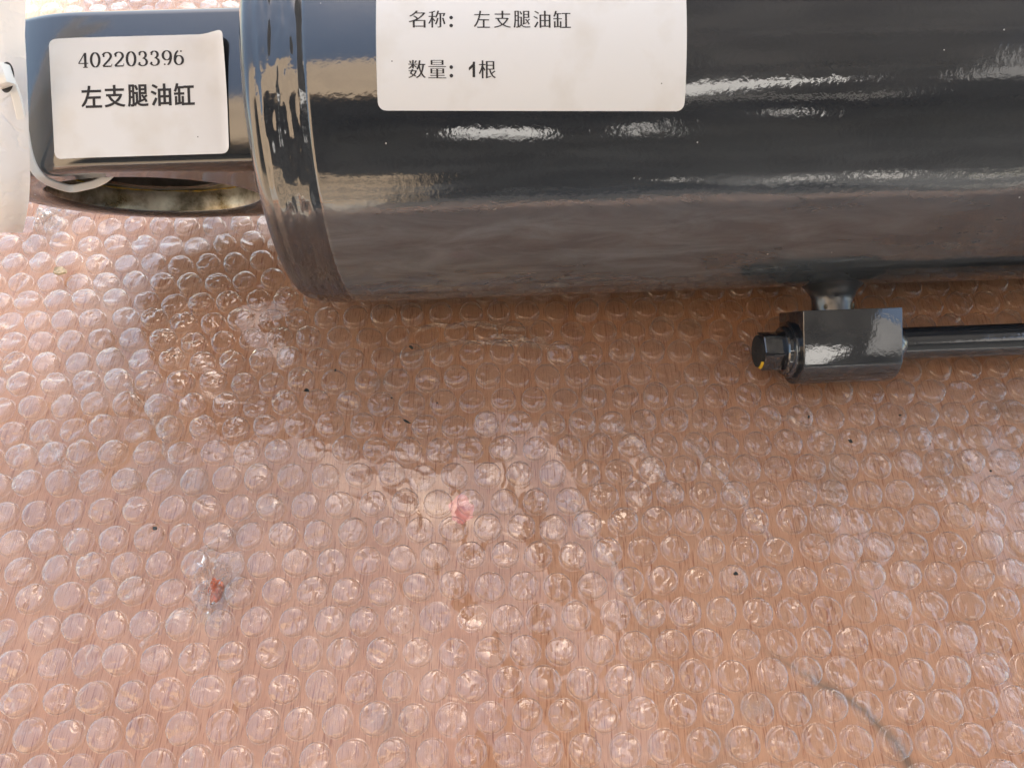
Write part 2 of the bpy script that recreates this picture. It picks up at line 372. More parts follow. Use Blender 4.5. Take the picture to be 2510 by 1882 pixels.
obj('wall', box(-3000, 9000, -14000, -13000, -G, 13500), M['white_wall'], wb, smooth=False)
for i in range(6): obj('wall_ledge', box(-3000, 9000, -12998, -12800, 1500 + i * 2000, 1650 + i * 2000), M['white_wall'], wb, smooth=False)
xs = sorted({WX0, WX1} | {v for q in wins for v in q[:2]}); zs = sorted({-G, 5000} | {v for q in wins for v in q[2:]})
bw = []
for i in range(len(xs) - 1):
    for j in range(len(zs) - 1):
        cx_, cz_ = (xs[i] + xs[i + 1]) / 2, (zs[j] + zs[j + 1]) / 2
        if not any(q[0] < cx_ < q[1] and q[2] < cz_ < q[3] for q in wins):
            bw.append(box(xs[i], xs[i + 1], BY - 200, BY, zs[j], zs[j + 1]))
obj('back_wall', merge(*bw), M['room_dark'], wh, smooth=False)
obj('ceiling', box(WX0, WX1, BY - 200, WY - 205, 5003, 5100), M['room_dark'], wh, smooth=False)
obj('room_floor', box(WX0, WX1, BY, WY - 2, -G, -G + 20), M['room_dark'], wh, smooth=False)

# ------------------------------------------------------------------ plywood board
pb = obj('plywood_board', bevel_vf(box(-430, 560, -340, 640, -18, 0), 1.0, 1), M['wood'], loc=(60, 150, -18), smooth=False)
tag(pb, 'reddish plywood board with fine dark grain lying under the bubble wrap', 'board')
for y in (-260, 180, 560):
    b_ = obj('timber_bearer', bevel_vf(box(-420, 550, y, y + 60, -G, -18.0), 2, 1), M['tan_wall'], loc=(60, y + 30, -G), smooth=False)
    tag(b_, ['rough timber bearer under the near edge of the plywood board', 'rough timber bearer under the middle of the plywood board', 'rough timber bearer under the far edge of the plywood board'][(-260, 180, 560).index(y)], 'timber', 'bearers under the plywood board')

# ------------------------------------------------------------------ hydraulic cylinder
PSI = 0.043
ax = Vector((math.cos(PSI), math.sin(PSI), 0)); nf = Vector((math.sin(PSI), -math.cos(PSI), 0)); zz = Vector((0, 0, 1))
A0 = Vector((-80, 226, 69))
def cyl(s, r, th): return A0 + ax * s + (nf * math.cos(th) + zz * math.sin(th)) * r
hc = empty('hydraulic_cylinder', (120, 235, 0), 'dark slate glossy hydraulic cylinder with two white printed stickers', 'cylinder')
RB = 67.0
prof = [(19.0, RB - 0.8), (19.6, RB - 0.2), (20.5, RB)] + [(20.5 + 8 * k, RB) for k in range(1, 55)] + [(452, RB)]
def barrel_pt(i, j):
    s, r = prof[j]; th = 2 * math.pi * i / 220
    return cyl(s, r, th)
bv, bf = grid(220, len(prof), barrel_pt, closed_u=True); bf.append(tuple((len(prof) - 1) * 220 + k for k in range(220)))
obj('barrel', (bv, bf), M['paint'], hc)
wp = [5.0 + 14.6 * k / 44 for k in range(45)]
def weld_pt(i, j):
    s = wp[j]; th = 2 * math.pi * i / 360; e = min(1, (s - 5) / 2.0, (19.6 - s) / 2.0)
    e = max(0, e)
    q = Vector((s * 0.34, math.cos(th) * 9, math.sin(th) * 9))
    h = 0.75 * fbm(q, 3) + 0.45 * fbm((s * 0.75, math.cos(th) * 5 + 7, math.sin(th) * 5), 2) + 0.35 * math.sin((s - 5) / 14.6 * math.pi * 3.2 + fbm((math.cos(th) * 2, math.sin(th) * 2, 4)) * 1.4)
    return cyl(s, RB - 1.1 + e * (0.5 + 0.34 * h) + (s - 5) * 0.045, th)
obj('weld_bead', grid(360, 45, weld_pt, closed_u=True), M['paint_weld'], hc, sharp=None)
cp = [(0.0, 20.0), (0.0, 60.4), (0.15, 61.8), (0.7, 63.3), (1.6, 64.5), (2.8, 65.2), (4.2, 65.5), (5.6, 65.5)]
cv, cf = grid(200, len(cp), lambda i, j: cyl(cp[j][0], cp[j][1], 2 * math.pi * i / 200), closed_u=True); cf.append(tuple(range(200))[::-1])
obj('end_cap', (cv, cf), M['paint_lug'], hc)

# eye lug, turned about the cylinder axis
BE = R(33.5)
U_ = nf * math.cos(BE) - zz * math.sin(BE); W_ = nf * math.sin(BE) + zz * math.cos(BE)
SE, RO, HT, RBORE = -51.0, 50.0, 26.4, 36.0
def lug(s, u, wv): return A0 + ax * s + U_ * (u if u > 0 else u * 0.80) + W_ * wv
NA = 96
outl, bore = [], []
for k in range(NA):
    q = 2 * math.pi * k / NA
    c, s_ = math.cos(q), math.sin(q)
    bore.append((SE + RBORE * c, RBORE * s_))
    if c <= 1e-6: outl.append((SE + RO * c, RO * s_))
    else:                                    # straight flanks up to the end cap
        t = min(RO / max(abs(s_), 1e-6), (-SE + 0.0) / c)
        outl.append((SE + t * c, t * s_))
rows = []
CH = 3.2
def inset(p, d):
    s, wv = p
    dx, dy = s - SE, wv
    if s >= SE: return (s, wv - math.copysign(d, wv) if abs(wv) > RO - 0.01 else wv * (1 - d / RO))
    L = math.hypot(dx, dy); return (SE + dx * (L - d) / L, dy * (L - d) / L)
lv = []
ring_def = []
for side in (1, -1):
    seq = [('b', RBORE, HT - 1.4), ('b', RBORE + 1.2, HT), ('o', CH, HT), ('o', CH * 0.55, HT - CH * 0.12), ('o', CH * 0.22, HT - CH * 0.42), ('o', 0.0, HT - CH)]
    ring_def.append([(t, a, side * u) for t, a, u in seq])
allr = ring_def[0] + ring_def[1][::-1]
for t, a, u in allr:
    for k in range(NA):
        if t == 'b':
            q = 2 * math.pi * k / NA; lv.append(lug(SE + a * math.cos(q), u, a * math.sin(q)))
        else:
            s, wv = inset(outl[k], a); lv.append(lug(s, u, wv))
lf = []
nr = len(allr)
for j in range(nr):
    for k in range(NA):
        lf.append((j * NA + k, j * NA + (k + 1) % NA, ((j + 1) % nr) * NA + (k + 1) % NA, ((j + 1) % nr) * NA + k))
lugo = obj('eye_lug', (lv, lf), M['paint_lug'], hc, sharp=50)
# the bore liner: outer steel band, greasy line, inner bushing
def ring(prof_, n=96):
    return grid(n, len(prof_), lambda i, j: lug(SE + prof_[j][1] * math.cos(2 * math.pi * i / n), prof_[j][0], prof_[j][1] * math.sin(2 * math.pi * i / n)), closed_u=True)
obj('bore_liner', ring([(HT - 1.2, RBORE - 0.05), (HT - 2.4, RBORE - 0.6), (HT - 9.5, RBORE - 0.6), (HT - 9.8, RBORE - 1.4)]), M['bore'], lugo)
obj('grease_line', tube([lug(SE + (RBORE - 0.9) * math.cos(2 * math.pi * k / 90), HT - 9.3 + 0.4 * fbm((k * 0.3, 1, 2)), (RBORE - 0.9) * math.sin(2 * math.pi * k / 90)) for k in range(48, 88)],
    [0.5 + 0.35 * fbm((k * 0.4, 5, 1)) for k in range(48, 88)], 8), M['oil'], lugo)
obj('bushing', ring([(HT - 9.6, RBORE - 0.8), (HT - 9.0, RBORE - 2.6), (HT - 10.5, RBORE - 8), (HT - 8.2, RBORE - 11), (HT - 7.6, RBORE - 12), (HT - 7.6, RBORE - 13.2), (HT - 8.4, RBORE - 14), (-HT + 8, RBORE - 14), (-HT + 9, RBORE - 12), (-HT + 9, RBORE - 0.5)]), M['bush'], lugo)
# weld fillet between lug and cap
def fil(i, j):
    k = i; s, wv = outl[k]
    return lug(0, 0, 0)
fl = []
for side_w in (1, -1):
    n = 40
    def fp(i, j, sw=side_w):
        u = -22 + 44 * i / (n - 1); a = j / 5 * math.pi / 2; r = 3.6 + 0.5 * fbm((u * 0.3, sw * 3, 1))
        return lug(-r * (1 - math.sin(a)) + 0.3, u, sw * (RO - 0.6 + r * (1 - math.cos(a))))
    fl.append(grid(n, 6, fp))
obj('weld_fillet', merge(*fl), M['paint_weld'], hc, sharp=None)

# ---- printing helpers
def text_vf(s, size):
    cu = bpy.data.curves.new('glyphs', 'FONT'); cu.body = s; cu.size = size; cu.resolution_u = 4
    o = bpy.data.objects.new('glyphs', cu); C.objects.link(o)
    dg = bpy.context.evaluated_depsgraph_get(); me = bpy.data.meshes.new_from_object(o.evaluated_get(dg))
    v = [Vector((p.co.x, p.co.y)) for p in me.vertices]; f = [tuple(p.vertices) for p in me.polygons]
    bpy.data.objects.remove(o); bpy.data.curves.remove(cu); bpy.data.meshes.remove(me)
    return v, f
def reweight(vf, dx, dy):
    """move the outline by dx (uprights) and dy (bars) along its outward normal"""
    v, f = vf; cnt = {}
    for q in f:
        for a, b in zip(q, q[1:] + q[:1]):
            key = (min(a, b), max(a, b)); cnt.setdefault(key, []).append((a, b))
    # orientation of faces
    area = sum(v[q[0]].x * (v[q[1]].y - v[q[2]].y) + v[q[1]].x * (v[q[2]].y - v[q[0]].y) + v[q[2]].x * (v[q[0]].y - v[q[1]].y) for q in f)
    sg = 1 if area > 0 else -1
    mx = {}; my = {}
    for es in cnt.values():
        if len(es) == 1:
            a, b = es[0]; d = v[b] - v[a]
            if d.length < 1e-6: continue
            nx, ny = d.y / d.length * sg, -d.x / d.length * sg
            for k in (a, b):
                if abs(nx) > abs(mx.get(k, 0)): mx[k] = nx
                if abs(ny) > abs(my.get(k, 0)): my[k] = ny
    return [Vector((p.x + dx * mx.get(i, 0), p.y + dy * my.get(i, 0))) for i, p in enumerate(v)], f
def glyph(ch, x0, yb, wd, ht, dx=0.0, dy=0.0):
    """one character fitted in the box x0.., yb.., wd x ht (mm)"""
    v, f = text_vf(ch, 1.0)
    v, f = reweight((v, f), dx, dy)
    ax0 = min(p.x for p in v); ax1 = max(p.x for p in v); ay0 = min(p.y for p in v); ay1 = max(p.y for p in v)
    return [Vector((x0 + (p.x - ax0) / (ax1 - ax0) * wd, yb + (p.y - ay0) / (ay1 - ay0) * ht)) for p in v], f
def disc2(x, y, r, n=14):
    return [Vector((x + r * math.cos(2 * math.pi * k / n), y + r * math.sin(2 * math.pi * k / n))) for k in range(n)], [tuple(range(n))]
def pen(pts, thick, thin):
    """stroke with upright stress: thick when it runs up-down, thin when it runs sideways"""
    P = [Vector(p) for p in pts]; n = len(P); V = []; F = []
    for i in range(n):
        t = (P[min(i + 1, n - 1)] - P[max(i - 1, 0)]).normalized(); nn = Vector((-t.y, t.x))
        wd = thin + (thick - thin) * abs(t.y) ** 1.3
        V += [P[i] + nn * wd / 2, P[i] - nn * wd / 2]
    for i in range(n - 1): F.append((2 * i, 2 * i + 1, 2 * i + 3, 2 * i + 2))
    return V, F
def arc(cx, cy, rx, ry, a0, a1, n=18):
    return [(cx + rx * math.cos(R(a0 + (a1 - a0) * k / n)), cy + ry * math.sin(R(a0 + (a1 - a0) * k / n))) for k in range(n + 1)]
def digit(d):
    """roman digits in a box 0.62 wide and 1 tall"""
    T, t = 0.15, 0.055
    o = []
    if d == '0': o.append(pen(arc(.31, .5, .245, .475, 0, 360, 36), T, t))
    if d == '4':
        o += [pen([(.41, .98), (.22, .62), (.03, .29)], t * 1.15, t), pen([(.02, .285), (.60, .285)], T, t * 1.1), pen([(.43, .98), (.43, .02)], T, t), pen([(.28, .015), (.57, .015)], T, t)]
    if d == '2':
        o += [pen(arc(.30, .72, .235, .255, 165, -20) + [(.42, .47), (.24, .27), (.05, .06)], T, t), pen([(.05, .045), (.54, .045), ], T, 0.085), pen([(.55, .03), (.59, .20)], .04, t), disc2(.11, .73, .065)]
    if d == '3':
        o += [pen(arc(.28, .745, .20, .23, 160, -88), T, t), pen(arc(.28, .27, .25, .25, 88, -160), T, t), disc2(.11, .77, .06), disc2(.09, .21, .065)]
    if d in '96':
        g = [pen(arc(.31, .67, .235, .305, 0, 360, 32), T, t), pen([(.555, .67)] + arc(.26, .62, .295, .60, 0, -75, 14), T * .9, t), disc2(.17, .075, .055)]
        if d == '6': g = [([Vector((.62 - p.x, 1 - p.y)) for p in v], f) for v, f in g]
        o += g
    return merge2(o)
def merge2(l_):
    V, F = [], []
    for v, f in l_:
        n = len(V); V += v; F += [tuple(i + n for i in q) for q in f]
    return V, F
def put(vf, x, y, sx, sy): return [Vector((x + p.x * sx, y + p.y * sy)) for p in vf[0]], vf[1]
def rounded(w_, h_, r, nx, ny):
    """grid over a rectangle whose corners are pulled onto a small radius"""
    us = sorted({0, r * .13, r * .3, r * .6, r, w_ - r, w_ - r * .6, w_ - r * .3, w_ - r * .13, w_} | {w_ * k / nx for k in range(1, nx) if r < w_ * k / nx < w_ - r})
    vs_ = sorted({0, r * .13, r * .3, r * .6, r, h_ - r, h_ - r * .6, h_ - r * .3, h_ - r * .13, h_} | {h_ * k / ny for k in range(1, ny) if r < h_ * k / ny < h_ - r})
    def pt(u, v):
        dx = max(r - u, u - (w_ - r), 0); dy = max(r - v, v - (h_ - r), 0)
        if dx > 0 and dy > 0:
            L = math.hypot(dx, dy); m_ = max(dx, dy); k = m_ / L
            u = (r - dx * k) if u < r else (w_ - r + dx * k); v = (r - dy * k) if v < r else (h_ - r + dy * k)
        return u, v
    return us, vs_, pt
def sticker(name, w_, h_, r, place, th, nx, ny, mat_, parent):
    us, vs_, pt = rounded(w_, h_, r, nx, ny); nu, nv = len(us), len(vs_)
    top = [place(*pt(u, v), th) for v in vs_ for u in us]; bot = [place(*pt(u, v), 0.02) for v in vs_ for u in us]
    F = []
    for j in range(nv - 1):
        for i in range(nu - 1):
            a = j * nu + i; F.append((a, a + 1, a + nu + 1, a + nu)); b = a + nu * nv; F.append((b, b + nu, b + nu + 1, b + 1))
    rim = [i for i in range(nu)] + [j * nu + nu - 1 for j in range(1, nv)] + [(nv - 1) * nu + i for i in range(nu - 2, -1, -1)] + [j * nu for j in range(nv - 2, 0, -1)]
    for a, b in zip(rim, rim[1:] + rim[:1]): F.append((a, a + nu * nv, b + nu * nv, b))
    return obj(name, (top + bot, F), mat_, parent, sharp=60)

# ---- small sticker on the lug: local x along the axis, y down the face (towards u)
SW, SH = 53.3, 38.6
S0, U0 = -61.0, -15.4
def place_small(x, y, h):
    """x from the left edge, y from the bottom edge; far right corner lifts off"""
    s = S0 + x; u = U0 + (SH - y); s += 0.02 * (y - SH / 2)
    curl = max(0, (x - SW * .86) / (SW * .14)) * max(0, (y - SH * .35) / (SH * .65))
    edge = max(0, (x - SW * 0.955) / (SW * .045)) ** 2 * 0.5
    wv = RO
    if s < SE: wv = math.sqrt(max(RO * RO - (s - SE) ** 2, 1))
    return lug(s, u - curl * 0.8, wv + h + 2.4 * curl ** 1.5 + edge + 0.04 * fbm((x * .2, y * .2, 3)))
st1 = sticker('sticker', SW, SH, 2.2, place_small, 0.18, 40, 28, M['label'], hc)
st1['label'] = 'smaller white sticker with a number on the eye lug'
g1 = []
for k, ch in enumerate('402203396'):
    g1.append(put(digit(ch), 9.0 + 3.57 * k, SH - 11.1, 5.0, 5.5))
for k, ch in enumerate('左支腿油缸'):
    g1.append(glyph(ch, 9.4 + 6.95 * k, SH - 23.9, 6.2, 6.6, 0.026, 0.016))
v, f = merge2(g1)
obj('printed_text', ([place_small(p.x, p.y, 0.24) for p in v], f), M['ink'], st1, smooth=False)

# ---- large sticker on the barrel
LW, LH = 88.2, 62.0
LS0, LTH0, LROT = 39.6, R(41.4), 0.030
def place_large(x, y, h):
    xx = x * math.cos(LROT) + y * math.sin(LROT); yy = -x * math.sin(LROT) + y * math.cos(LROT)
    return cyl(LS0 + xx, RB + h, LTH0 + (yy + 1.4) / RB)
st2 = sticker('sticker', LW, LH, 2.3, place_large, 0.15, 10, 60, M['label'], hc)
st2['label'] = 'larger white sticker with two printed lines on the barrel'
def L(px): return (px - 172) * LW / 1880
g2 = []
for ch, a, b in (('名', 368, 470), ('称', 486, 590), ('左', 760, 858), ('支', 882, 985), ('腿', 1000, 1103), ('油', 1120, 1224), ('缸', 1240, 1347)):
    g2.append(glyph(ch, L(a), 22.6, L(b) - L(a), 4.95, 0.012, -0.010))
for ch, a, b in (('数', 362, 468), ('量', 483, 591), ('根', 788, 892)):
    g2.append(glyph(ch, L(a), 8.7, L(b) - L(a), 4.9, 0.012, -0.010))
g2.append(([Vector((L(728) + a * (L(766) - L(728)), 9.0 + b * 4.2)) for a, b in ((.58, 0), (1, 0), (1, 1), (.66, 1), (.58, .84), (0, .62), (0, .42), (.58, .62))], [(0, 1, 2, 3, 4, 7), (4, 5, 6, 7)]))
for x, y in ((624, 23.2), (624, 25.5), (622, 9.4), (622, 11.7)): g2.append(disc2(L(x), y, 0.52))
v, f = merge2(g2)
obj('printed_text', ([place_large(p.x, p.y, 0.21) for p in v], f), M['ink'], st2, smooth=False)

# ---- port block, neck, plug and pipe
def loc3(s, t, z): return A0 + ax * s + U_ * t + W_ * z     # along the axis, out from it in the plane of the lug bore, square to both
T0, Z0 = 90.5, 0.0      # centre line of the block
S1, S2 = 183.0, 219.7
pr = [(-14.1, 12.0)] + [(13.4 * math.cos(R(63.4 - 126.8 * k / 22)), 13.4 * math.sin(R(63.4 - 126.8 * k / 22))) for k in range(23)] + [(-14.1, -12.0)]
n = len(pr)
vv = [loc3(S1, T0 + a, Z0 + b) for a, b in pr] + [loc3(S2, T0 + a, Z0 + b) for a, b in pr]
ff = [tuple(range(n)), tuple(range(2 * n - 1, n - 1, -1))] + [(k, k + n, (k + 1) % n + n, (k + 1) % n) for k in range(n)]
pbk = obj('port_block', bevel_vf((vv, ff), 0.5, 2, 25), M['paint_small'], hc, sharp=30)
def ax_ring(prof_, n=48, t0=T0, z0=Z0):
    return grid(n, len(prof_), lambda i, j: loc3(prof_[j][0], t0 + prof_[j][1] * math.cos(2 * math.pi * i / n), z0 + prof_[j][1] * math.sin(2 * math.pi * i / n)), closed_u=True)
TP, ZP = T0 + 0.4, Z0
obj('washer', ax_ring([(S1 + .2, 10.4), (S1 - .5, 10.7), (S1 - 1.6, 10.7), (S1 - 2.0, 10.2), (S1 - 2.3, 9.2), (S1 - 3.6, 9.2), (S1 - 4.1, 8.7), (S1 - 4.2, 2)], 48, TP, ZP), M['paint_small'], pbk)
# hexagon plug: core and six flats, one of them split by a crack in the paint
def hexp(r, s0, s1, rot=R(78)):
    v = [loc3(s, TP + r * math.cos(rot + k * math.pi / 3), ZP + r * math.sin(rot + k * math.pi / 3)) for s in (s0, s1) for k in range(6)]
    return v, [(0, 1, 2, 3, 4, 5), (11, 10, 9, 8, 7, 6)] + [(k, (k + 1) % 6, (k + 1) % 6 + 6, k + 6) for k in range(6)]
plug = obj('hex_plug', bevel_vf(hexp(7.7, S1 - 12.2, S1 - 4.0), 0.55, 2, 30), M['paint_small'], pbk, sharp=25)
q0 = R(78)
def hx(s, k, f_, lift):
    a = Vector((7.7 * math.cos(q0 + k * math.pi / 3), 7.7 * math.sin(q0 + k * math.pi / 3))); b = Vector((7.7 * math.cos(q0 + (k + 1) * math.pi / 3), 7.7 * math.sin(q0 + (k + 1) * math.pi / 3)))
    p = a.lerp(b, f_); m_ = (a + b).normalized(); p = p + m_ * lift
    return loc3(s, TP + p.x, ZP + p.y)
cr = []
for i in range(9):
    s = S1 - 12.4 + 7.6 * i / 8; wd = 0.07 * (1.15 - i / 8) + 0.015 * (i % 2); c_ = 0.075 + 0.015 * math.sin(i * 1.7)
    cr.append([hx(s, 0, c_ - wd, 0.06), hx(s, 0, c_ + wd, 0.06)])
obj('paint_crack', ([p for q in cr for p in q], [(2 * i, 2 * i + 1, 2 * i + 3, 2 * i + 2) for i in range(8)]), M['gap'], pbk, smooth=False)
obj('plug_end', ax_ring([(S1 - 12.15, 6.2), (S1 - 13.1, 6.0), (S1 - 13.4, 5.2), (S1 - 13.4, 0.4)], 32, TP, ZP), M['gap'], pbk)
sv, sf = [], []
for k in range(12):
    q = R(14 + k * 3.6)
    for (ss, rr) in ((S1 - 12.35, 6.3), (S1 - 12.35, 6.9), (S1 - 12.9, 6.7), (S1 - 13.2, 6.3)):
        sv.append(loc3(ss, TP + rr * math.cos(q), ZP + rr * math.sin(q)))
for k in range(11):
    for i in range(4): sf.append((4 * k + i, 4 * k + (i + 1) % 4, 4 * k + 4 + (i + 1) % 4, 4 * k + 4 + i))
sf += [(0, 1, 2, 3), (47, 46, 45, 44)]
obj('yellow_seal', (sv, sf), M['seal'], pbk)
# neck welded to the barrel
def neck(i, j):
    k = j / 11; q = 2 * math.pi * i / 40
    t = T0 - 13.5 - k * 12
    r = 7.0 + 5.4 * max(0, (k - 0.40) / 0.6) ** 1.4 + (0.45 * fbm((math.cos(q) * 2, math.sin(q) * 2, k * 5)) if k > .25 else 0)
    return loc3(199.0 + r * 1.05 * math.cos(q), t, Z0 + r * math.sin(q))
obj('neck', grid(40, 12, neck, closed_u=True), M['paint_rough'], pbk)
for sx_ in (194.6, 204.3):
    obj('bare_patch', tube([loc3(sx_, T0 - 14.3 - k * 0.8, 4.6 + .15 * k) for k in range(4)], [0.7, 1.0, 0.9, .5], 8), M['bare'], pbk)
pipe = obj('oil_pipe', ax_ring([(S2 - .5, 6.1), (S2 + 5.5, 6.1)] + [(S2 + 5.5 + 12 * k, 6.1) for k in range(1, 16)] , 40, T0 - .6, Z0 + .5), M['paint_small'], hc)
obj('pipe_collar', ax_ring([(S2 - .2, 7.8), (S2 + .8, 7.9), (S2 + 2.2, 7.5), (S2 + 3.6, 6.9), (S2 + 4.6, 6.15)], 40, T0 - .6, Z0 + .5), M['paint_weld'], hc)

# ------------------------------------------------------------------ bubble wrap
def film_z(x, y):
    """height of the sheet in mm: gentle waves, more restless on the left"""
    rest = 1.0 + 0.4 * min(1, max(0, (-x - 20) / 140)) + 0.35 * min(1, max(0, (y - 120) / 120))
    z = 2.6 + rest * (0.85 * fbm((x * .016, y * .016, 1.3), 2) + 0.8 * fbm((x * .038 + 3, y * .038, 7.7), 2) + 0.22 * fbm((x * .11, y * .11, 2.2), 2))
    # a long soft fold from the middle towards the near right
    a, b = x * .83 + y * .56, -x * .56 + y * .83
    z += 1.0 * rest * fbm((a * .034, b * .007, 4.4), 2) + 0.16 * rest * fbm((a * .10, b * .02, 9.1), 2)
    d = (x - 0.36 * (150 - y) - 8) / 9.0
    z += 0.9 * math.exp(-d * d) * min(1, max(0, (190 - y) / 60))
    d2 = (y - 168 - 0.05 * x) / 4.5
    z += 1.3 * math.exp(-d2 * d2) * math.exp(-((x + 5) / 55) ** 2)
    return max(0.25, z)
WX_0, WX_1, WY_0, WY_1, ST = -345.0, 530.0, -325.0, 520.0, 2.2
nu, nv = int((WX_1 - WX_0) / ST) + 1, int((WY_1 - WY_0) / ST) + 1
def film_pt(i, j):
    x, y = WX_0 + i * ST, WY_0 + j * ST
    return (x, y, film_z(x, y) + 0.06 * fbm((x * .22, y * .22, 5), 2))
wrap = obj('bubble_wrap', grid(nu, nv, film_pt), M['film'], loc=(0, 150, 0), sharp=None)
tag(wrap, 'clear plastic bubble wrap sheet spread over the plywood board', 'bubble wrap')

def bubble_mesh(seed, burst=False):
    rnd = random.Random(seed); n = 26
    hgt = rnd.uniform(0.72, 1.0) * (0.35 if burst else 1)
    pf = [(5.3, 0.0), (5.16, 0.24), (4.98, 0.14), (4.88, 0.5), (4.86, 1.6), (4.82, 2.6), (4.66, 3.2), (4.25, 3.55), (3.2, 3.72), (1.8, 3.80)]
    ell = rnd.uniform(0.95, 1.05)
    dents = [(rnd.uniform(0, 6.28), rnd.uniform(0.3, 1.0), rnd.uniform(0.5, 1.3), rnd.uniform(0.25, 1.1)) for _ in range(rnd.choice((0, 1, 1, 2, 3)))]
    V = []
    for r, z in pf:
        for k in range(n):
            q = 2 * math.pi * k / n; x, y = r * math.cos(q) * ell, r * math.sin(q) / ell; zz_ = z * hgt
            if z > 0.3:
                for (a, pos, wd, dp) in dents:            # a crease across the crown
                    t = x * math.cos(a) + y * math.sin(a) - pos * 2.6
                    zz_ -= dp * math.exp(-(t / wd) ** 2) * (z / 3.8)
                j = Vector((x * .35 + seed * 9.1, y * .35, z * .35)); k2 = 0.8 if burst else 0.28
                x += k2 * .5 * noise.noise(j) * (z / 3); y += k2 * .5 * noise.noise(j + Vector((5, 5, 5))) * (z / 3); zz_ += k2 * noise.noise(j + Vector((9, 2, 4))) * (z / 3.8)
            V.append((x, y, max(0.02, zz_)))
    c = sum((Vector(v) for v in V[-n:]), Vector()) / n; V.append((c.x, c.y, c.z + 0.02))
    F = []
    for j in range(len(pf) - 1):
        for k in range(n): F.append((j * n + k, j * n + (k + 1) % n, (j + 1) * n + (k + 1) % n, (j + 1) * n + k))
    b0 = (len(pf) - 1) * n
    for k in range(n): F.append((b0 + k, b0 + (k + 1) % n, len(V) - 1))
    return V, F
def to_mesh(vf, name):
    me = bpy.data.meshes.new(name); me.from_pydata([tuple(Vector(v) * MM) for v in vf[0]], [], vf[1]); me.shade_smooth(); me.materials.append(M['bubble']); return me
NV = 22
def coarse_bubble(seed):
    n = 10; V = [(r * math.cos(6.2832 * k / n), r * math.sin(6.2832 * k / n), z) for r, z in ((5, 0), (4.8, 2.4), (3.6, 3.5 - .2 * (seed % 3))) for k in range(n)] + [(0, 0, 3.7)]
    F = [(j * n + k, j * n + (k + 1) % n, (j + 1) * n + (k + 1) % n, (j + 1) * n + k) for j in range(2) for k in range(n)] + [(2 * n + k, 2 * n + (k + 1) % n, 3 * n) for k in range(n)]
    return V, F
coarse = [coarse_bubble(k) for k in range(4)]
variants = [bubble_mesh(k + 1) for k in range(NV)] + [bubble_mesh(100 + k, True) for k in range(3)]
vmesh = [to_mesh(v, 'bubble') for v in variants]

PITCH, ROW, YAW = 12.0, 10.35, 0.026
spots = []
camv = Vector((0, 0, 267)); fw = Vector((0, .5, -.866)); upv = Vector((0, .866, .5))
for r in range(-34, 52):
    for c in range(-34, 48):
        x = c * PITCH + (r % 2) * PITCH / 2; y = r * ROW
        x, y = x * math.cos(YAW) - y * math.sin(YAW), x * math.sin(YAW) + y * math.cos(YAW)
        rest = min(1, max(0, (-x - 10) / 150))
        x += 2.2 * rest * fbm((x * .012, y * .012, 2)) + 1.3 * fbm((x * .03, y * .03, 8)); y += 3.0 * rest * fbm((x * .012, y * .012, 5)) + 1.5 * fbm((x * .027, y * .027, 11))
        if not (WX_0 + 8 < x < WX_1 - 8 and WY_0 + 8 < y < WY_1 - 8): continue
        rel = Vector((x, y, 3)) - camv; d = rel.dot(fw)
        px, py = rel.x / d * 1895 / 1255, rel.dot(upv) / d * 1895 / 941
        inv = abs(px) < 1.0 and abs(py) < 1.0
        near = abs(px) < 1.15 and abs(py) < 1.25
        if not near and random.random() < 0.0: continue
        # flattened under the barrel
        hidden = 205 < y - 0.043 * x and x > -78
        spots.append((0 if inv and not hidden else 1, d, x, y))
spots.sort(key=lambda t: (t[0], t[1]))
bursts = [(-103, 74), (-97, 80), (-206, 238), (-199, 246), (-110, 66)]
fv, ff_ = [], []
for i, (vis, d, x, y) in enumerate(spots):
    z = film_z(x, y) + 0.10
    e = 1.5
    nx = (film_z(x - e, y) - film_z(x + e, y)) / (2 * e); ny = (film_z(x, y - e) - film_z(x, y + e)) / (2 * e)
    burst = any(math.hypot(x - a, y - b) < 6.5 for a, b in bursts)
    burst = burst or random.random() < 0.05
    k = random.randrange(NV, NV + 3) if burst else random.randrange(NV)
    rot = Vector((nx, ny, 1)).to_track_quat('Z', 'Y').to_matrix() @ Matrix.Rotation(random.uniform(0, 6.283), 3, 'Z')
    under = 207 < y - 0.043 * x < 246 and x > -84        # squashed by the barrel
    s = Vector((random.uniform(.96, 1.04),) * 2 + ((0.25 if under else random.uniform(.62, 1.15)),))
    if i < 300:
        o = bpy.data.objects.new('bubble', vmesh[k]); C.objects.link(o); o.parent = wrap
        o.location = Vector((x, y - 150, z)) * MM; o.rotation_euler = rot.to_euler(); o.scale = s
    else:
        n0 = len(fv); vv, vf_ = variants[k] if y > -45 else coarse[k % 4]
        fv += [rot @ Vector((p[0] * s.x, p[1] * s.y, p[2] * s.z)) + Vector((x, y, z)) for p in vv]; ff_ += [tuple(q + n0 for q in t) for t in vf_]
fb = obj('far_bubbles', (fv, ff_), M['bubble'], wrap, sharp=None); fb['kind'] = 'stuff'

